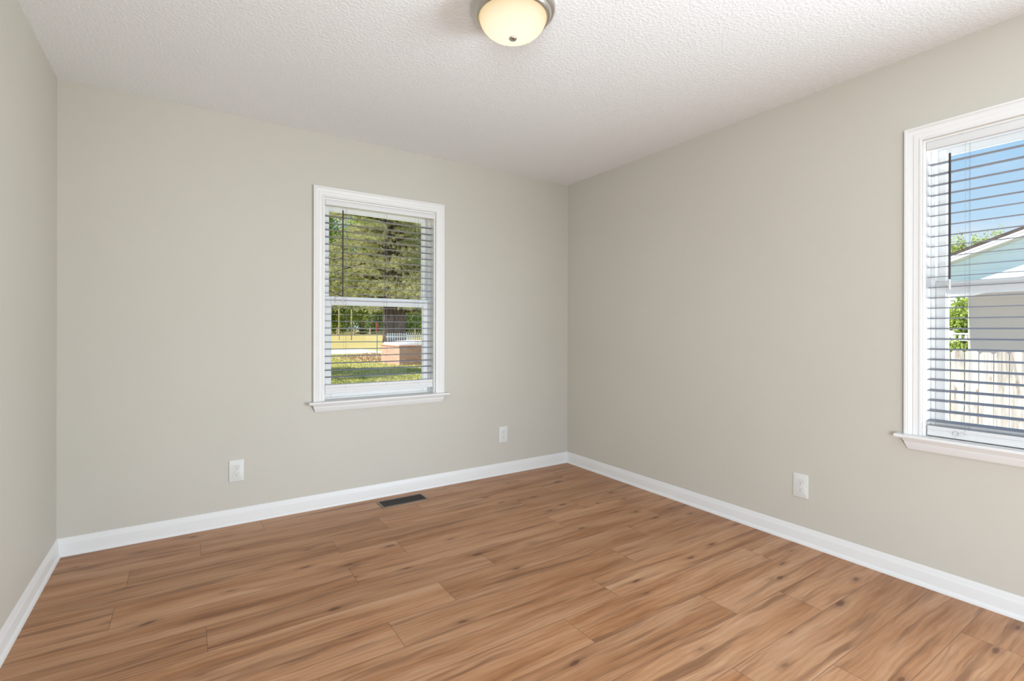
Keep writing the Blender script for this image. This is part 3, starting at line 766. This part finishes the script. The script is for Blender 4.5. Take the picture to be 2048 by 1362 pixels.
# marker stake
p0 = px(754, 694, 1, 33.0); zt = px(754, 645, 1, 33.0).z; zr = px(754, 662, 1, 33.0).z
sk = thing('marker_stake', (p0.x, p0.y, G), 'thin grey stake with a rusty orange top by the road', 'stake')
MB().tube([(p0.x, p0.y, G - 0.1), (p0.x, p0.y, zr)], 0.035, 8).build('post', M['grey_post'], sk, smooth='auto')
q_ = MB().box((p0.x - 0.085, p0.y - 0.03, zr - 0.05), (p0.x + 0.085, p0.y + 0.03, zt)).build('marker_top', M['rust'], sk, bevel=0.01); q_['label'] = 'rusty orange top'

# pines
pine(8.0, 27.0, G, 15.0, 5.6, 2.9, 0.50, 64, 190, M['needle'], 3, 'big dark-trunked pine filling the small window behind the brick box')
pine(-1.7, 17.5, G, 11.5, 4.3, 2.9, 0.26, 44, 130, M['needle2'], 8, 'yellow-green pine at the left edge of the small window')
pine(11.9, 36.2, G, 15.0, 3.7, 2.6, 0.72, 50, 110, M['needle'], 5, 'dark broad pine behind the right edge of the small window')

# white picket fence behind the brick box
def picket_run(name, pts_fn, cnt, label, w, h, th, m, zb):
    pass
pa = px(776, 673, 1, 23.6)
wf = thing('white_garden_fence', (pa.x, 23.6, G), 'low white picket fence between brick box and pine trunk', 'fence')
for i in range(20):
    x = pa.x + i * 0.135
    mb = MB(); mb.prism([(-0.035, G), (0.035, G), (0.035, 0.94), (0.0, 1.0), (-0.035, 0.94)], lambda a, b_, d_: (x + a, 23.6 + d_, b_), 0, 0.02)
    mb.build('picket', M['white_paint'], wf)
for z in (-0.2, 0.75): MB().box((pa.x - 0.1, 23.62, z), (pa.x + 2.7, 23.66, z + 0.07)).build('rail', M['white_paint'], wf)

# rail fence at the far side of the field
rf = thing('rail_fence', (20, 77, 0.4), 'pale post and rail fence along the far field edge', 'fence')
for i, xx_ in enumerate(np.arange(12, 40, 2.6)):
    MB().box((xx_ - 0.09, 76.9, 0.2), (xx_ + 0.09, 77.1, 1.55)).build('post', M['rail_wood'], rf)
for z in (0.75, 1.30): MB().box((11.5, 76.86, z), (40, 76.9, z + 0.13)).build('rail', M['rail_wood'], rf)
for i, xp in enumerate((678, 703)):
    p0 = px(xp, 664, 1, 60.0); zt = px(xp, 618, 1, 60.0).z
    o = MB().tube([(p0.x, p0.y, -0.3), (p0.x, p0.y, zt)], 0.075, 8).build('pale_pole', M['rail_wood'], smooth='auto')
    tag(o, ('slim pale pole at the left of the field', 'slim pale pole in the field beside the grey trunk')[i], 'pole', 'pale poles in the field')

# trees along the far edge
r_ = random.Random(21)
far = [(22.4, 81.2), (14.6, 81.5), (30.4, 81.2), (18.2, 89.5), (26.2, 89.5), (34.2, 89.5), (22.4, 99), (30.4, 99), (38.5, 99), (26.6, 110), (19.0, 110)]
FAR_L = ['tall tree with a pale grey trunk just behind the rail fence', 'leafy tree beyond the field at the left edge of the small window', 'leafy tree beyond the field behind the pine trunk',
         'bright green tree rising left of the grey-trunked one', 'bright green tree between the grey trunk and the pine', 'far green tree hidden mostly by the dark pine',
         'green tree deep behind the grey-trunked tree', 'green tree deep behind the orange-topped stake', 'rearmost green tree behind the dark pine',
         'farthest green tree, seen between the pale poles and the grey trunk', 'farthest green tree at the left, behind the pale poles']
for i, (x_, y_) in enumerate(far):
    broad_tree(x_, y_, 0.4, r_.uniform(19, 25), 3.3, 0.42 if i == 0 else r_.uniform(0.2, 0.36), 15000, 0.21, M['leaf'] if i in (1, 2, 6, 8) else M['leaf_lime'], M['bark_grey'] if i == 0 else M['bark'], 100 + i, FAR_L[i], 'trees beyond the field', low=0.12 if i == 0 else 0.0, column=True)

# ---------------------------------------------------------------- beyond the right window
FX = 5.0
fence = thing('picket_fence', (FX, -2.0, G), 'weathered whitish board fence outside the window at right', 'fence')
ys = [px(xq, 703, 0, FX).y for xq in (1901, 1930, 1960, 1990, 2019)]
pitch = (ys[0] - ys[-1]) / 4; y_start = ys[0] + 4 * pitch
ztop = px(1960, 702.5, 0, FX).z
rr_ = random.Random(5)
for i in range(26):
    yc = y_start - pitch * (i + 0.5); zt = ztop + rr_.uniform(-0.012, 0.012); hwid = pitch / 2 - 0.004
    mb = MB()
    mb.prism([(-hwid, G - 0.05), (hwid, G - 0.05), (hwid, zt - 0.03), (hwid - 0.025, zt), (-hwid + 0.025, zt), (-hwid, zt - 0.03)], lambda a, b_, d_: (FX + d_, yc + a, b_), 0, 0.018)
    mb.build('picket', M['picket'], fence)
for z in (-0.35, 0.55): MB().box((FX + 0.018, y_start, z), (FX + 0.056, y_start - pitch * 26, z + 0.09)).build('rail', M['picket'], fence)

mb = MB(); mb.box((T + 0.3, -9.0, G - 0.05), (FX - 0.2, 6.0, G + 0.012)); mb.box((FX + 0.2, -9.0, G - 0.05), (14.8, 6.0, G + 0.012)); mb.build('bounce_ground', M['concrete'])  # unseen pale ground, added to keep the bounce light neutral
tag(bpy.data.objects['bounce_ground'], 'unseen pale ground by the board fence, added for its bounce light', 'yard', kind='structure')
# beige shed with white metal roof
SX = 8.6
sa = px(1936, 640, 0, SX)                                   # left edge of its wall
OV = 1.2
za = px(1936, 569, 0, SX - OV); zb = px(2048, 543, 0, SX - OV)
slope = (zb.z - za.z) / (za.y - zb.y)
hwall = 2.2
y_l, y_r = sa.y, sa.y - 2 * hwall
y_m = (y_l + y_r) / 2
zr = lambda y: za.z + slope * (min(za.y - y, y - (2 * y_m - za.y)))
shed = thing('garden_shed', (SX + 1.5, y_m, G), 'plain beige shed with white low roof behind the board fence', 'shed')
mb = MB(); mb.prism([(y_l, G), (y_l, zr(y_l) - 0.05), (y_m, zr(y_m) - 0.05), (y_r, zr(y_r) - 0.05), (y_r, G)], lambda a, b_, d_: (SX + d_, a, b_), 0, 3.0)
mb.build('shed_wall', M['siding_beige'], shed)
ov = 0.0
mb = MB(); yl2, yr2 = y_l + ov, y_r - ov
mb.prism([(yl2, zr(yl2) - 0.06), (yl2, zr(yl2)), (y_m, zr(y_m)), (yr2, zr(yr2)), (yr2, zr(yr2) - 0.06), (y_m, zr(y_m) - 0.06)], lambda a, b_, d_: (SX + d_, a, b_), -OV, 3.2)
mb.build('shed_roof', M['white_metal'], shed)
pv = px(1962, 566, 0, SX + 0.6)
mb = MB(); zv = zr(pv.y)
mb.lathe([(0.05, zv - 0.02), (0.05, pv.z - 0.02), (0.17, pv.z - 0.02), (0.17, pv.z + 0.01), (0.13, pv.z + 0.045), (0.06, pv.z + 0.065), (0.005, pv.z + 0.07)], (pv.x, pv.y), 24)
q_ = mb.build('roof_vent', M['shingle'], shed, smooth='auto'); q_['label'] = 'dark domed roof vent'

# blue house with gable
HX = 15.0
ra, rb = px(1888, 514, 0, HX - 0.5), px(2048, 454, 0, HX - 0.5)
hs = (rb.z - ra.z) / (ra.y - rb.y)
ye = ra.y + 1.1; ym = ye - 4.2; yr = 2 * ym - ye
hz = lambda y: ra.z + hs * (min(ra.y - y, y - (2 * ym - ra.y)))
hs_ = thing('blue_house', (HX + 4, ym, G), 'pale blue house with brown roof and white gable trim', 'house')
wl = ye - 0.35; wr = yr + 0.45
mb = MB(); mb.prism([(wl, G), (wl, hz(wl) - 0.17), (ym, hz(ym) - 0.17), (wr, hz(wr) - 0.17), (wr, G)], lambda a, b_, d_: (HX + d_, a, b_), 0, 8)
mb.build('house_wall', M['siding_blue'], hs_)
mb = MB(); mb.prism([(ye, hz(ye) - 0.05), (ye, hz(ye) + 0.03), (ym, hz(ym) + 0.03), (yr, hz(yr) + 0.03), (yr, hz(yr) - 0.05), (ym, hz(ym) - 0.05)], lambda a, b_, d_: (HX + d_, a, b_), -0.52, 8.5)
mb.build('house_roof', M['shingle'], hs_)
mb = MB(); mb.prism([(ye, hz(ye) - 0.19), (ye, hz(ye) - 0.05), (ym, hz(ym) - 0.05), (yr, hz(yr) - 0.05), (yr, hz(yr) - 0.19), (ym, hz(ym) - 0.19)], lambda a, b_, d_: (HX + d_, a, b_), -0.50, -0.47)
mb.build('rake_board', M['white_paint'], hs_)
mb = MB(); mb.prism([(ye, hz(ye) - 0.11), (ye, hz(ye) - 0.06), (ym, hz(ym) - 0.06), (yr, hz(yr) - 0.06), (yr, hz(yr) - 0.11), (ym, hz(ym) - 0.11)], lambda a, b_, d_: (HX + d_, a, b_), -0.515, -0.50)
mb.build('rake_trim', M['white_paint'], hs_)
mb = MB(); mb.prism([(ye - 0.02, hz(ye) - 0.185), (ye - 0.02, hz(ye) - 0.16), (ym, hz(ym) - 0.16), (yr + 0.02, hz(yr) - 0.16), (yr + 0.02, hz(yr) - 0.185), (ym, hz(ym) - 0.185)], lambda a, b_, d_: (HX + d_, a, b_), -0.47, 0.0)
mb.build('soffit', M['soffit'], hs_)

# white deck railing and greenery left of the shed
dr = px(1888, 672, 0, 13.0); zt = px(1912, 666, 0, 13.0).z; zl = px(1912, 679, 0, 13.0).z
rl = thing('white_railing', (13.0, dr.y, G), 'white porch railing seen past the left side of the shed', 'railing')
ya, yb = px(1880, 672, 0, 13.0).y, px(1950, 672, 0, 13.0).y
MB().box((12.97, ya, zt - 0.035), (13.05, yb, zt)).build('top_rail', M['white_paint'], rl)
MB().box((12.98, ya, zl - 0.03), (13.04, yb, zl)).build('bottom_rail', M['white_paint'], rl)
pp = px(1900, 660, 0, 13.0); MB().box((12.95, pp.y - 0.07, G), (13.07, pp.y + 0.07, px(1900, 661, 0, 13.0).z)).build('post', M['white_paint'], rl)
nb_ = int((ya - yb) / 0.11)
for i in range(nb_):
    y = ya - 0.11 * (i + 0.5)
    MB().box((12.99, y - 0.022, zl), (13.03, y + 0.022, zt - 0.03)).build('baluster', M['white_paint'], rl)
g1 = px(1912, 640, 0, 14.6); shrub(13.80, g1.y - 0.02, G, 2.5, 0.66, 30000, 0.04, M['leaf_lime'], 31, 'tall lime green shrub standing behind the white railing')
g3 = px(1912, 690, 0, 11.2); shrub(11.4, g3.y + 0.05, G, 1.55, 0.55, 9000, 0.03, M['leaf_lime'], 33, 'low yellow-green shrub in front of the white railing')
# trees over the roof
for i, (xp, yp, X_) in enumerate(((1890, 478, 56.0), (1921, 487, 50.0), (1956, 474, 61.0), (1986, 467, 70.0))):
    top = px(xp, yp, 0, X_); h_ = top.z - G + 0.3
    broad_tree(X_, top.y, G, h_, (1.2, 0.8, 1.0, 1.1)[i], 0.2, 7000, 0.10, M['leaf_lime'] if i != 1 else M['leaf'], M['bark'], 60 + i,
               ['yellow-green treetop at the left of the house roof', 'thin treetop just above the low end of the roof', 'treetop peeping over the middle of the house roof', 'treetop peeping over the roof farther up the slope'][i], 'treetops over the house roof', low=0.35)
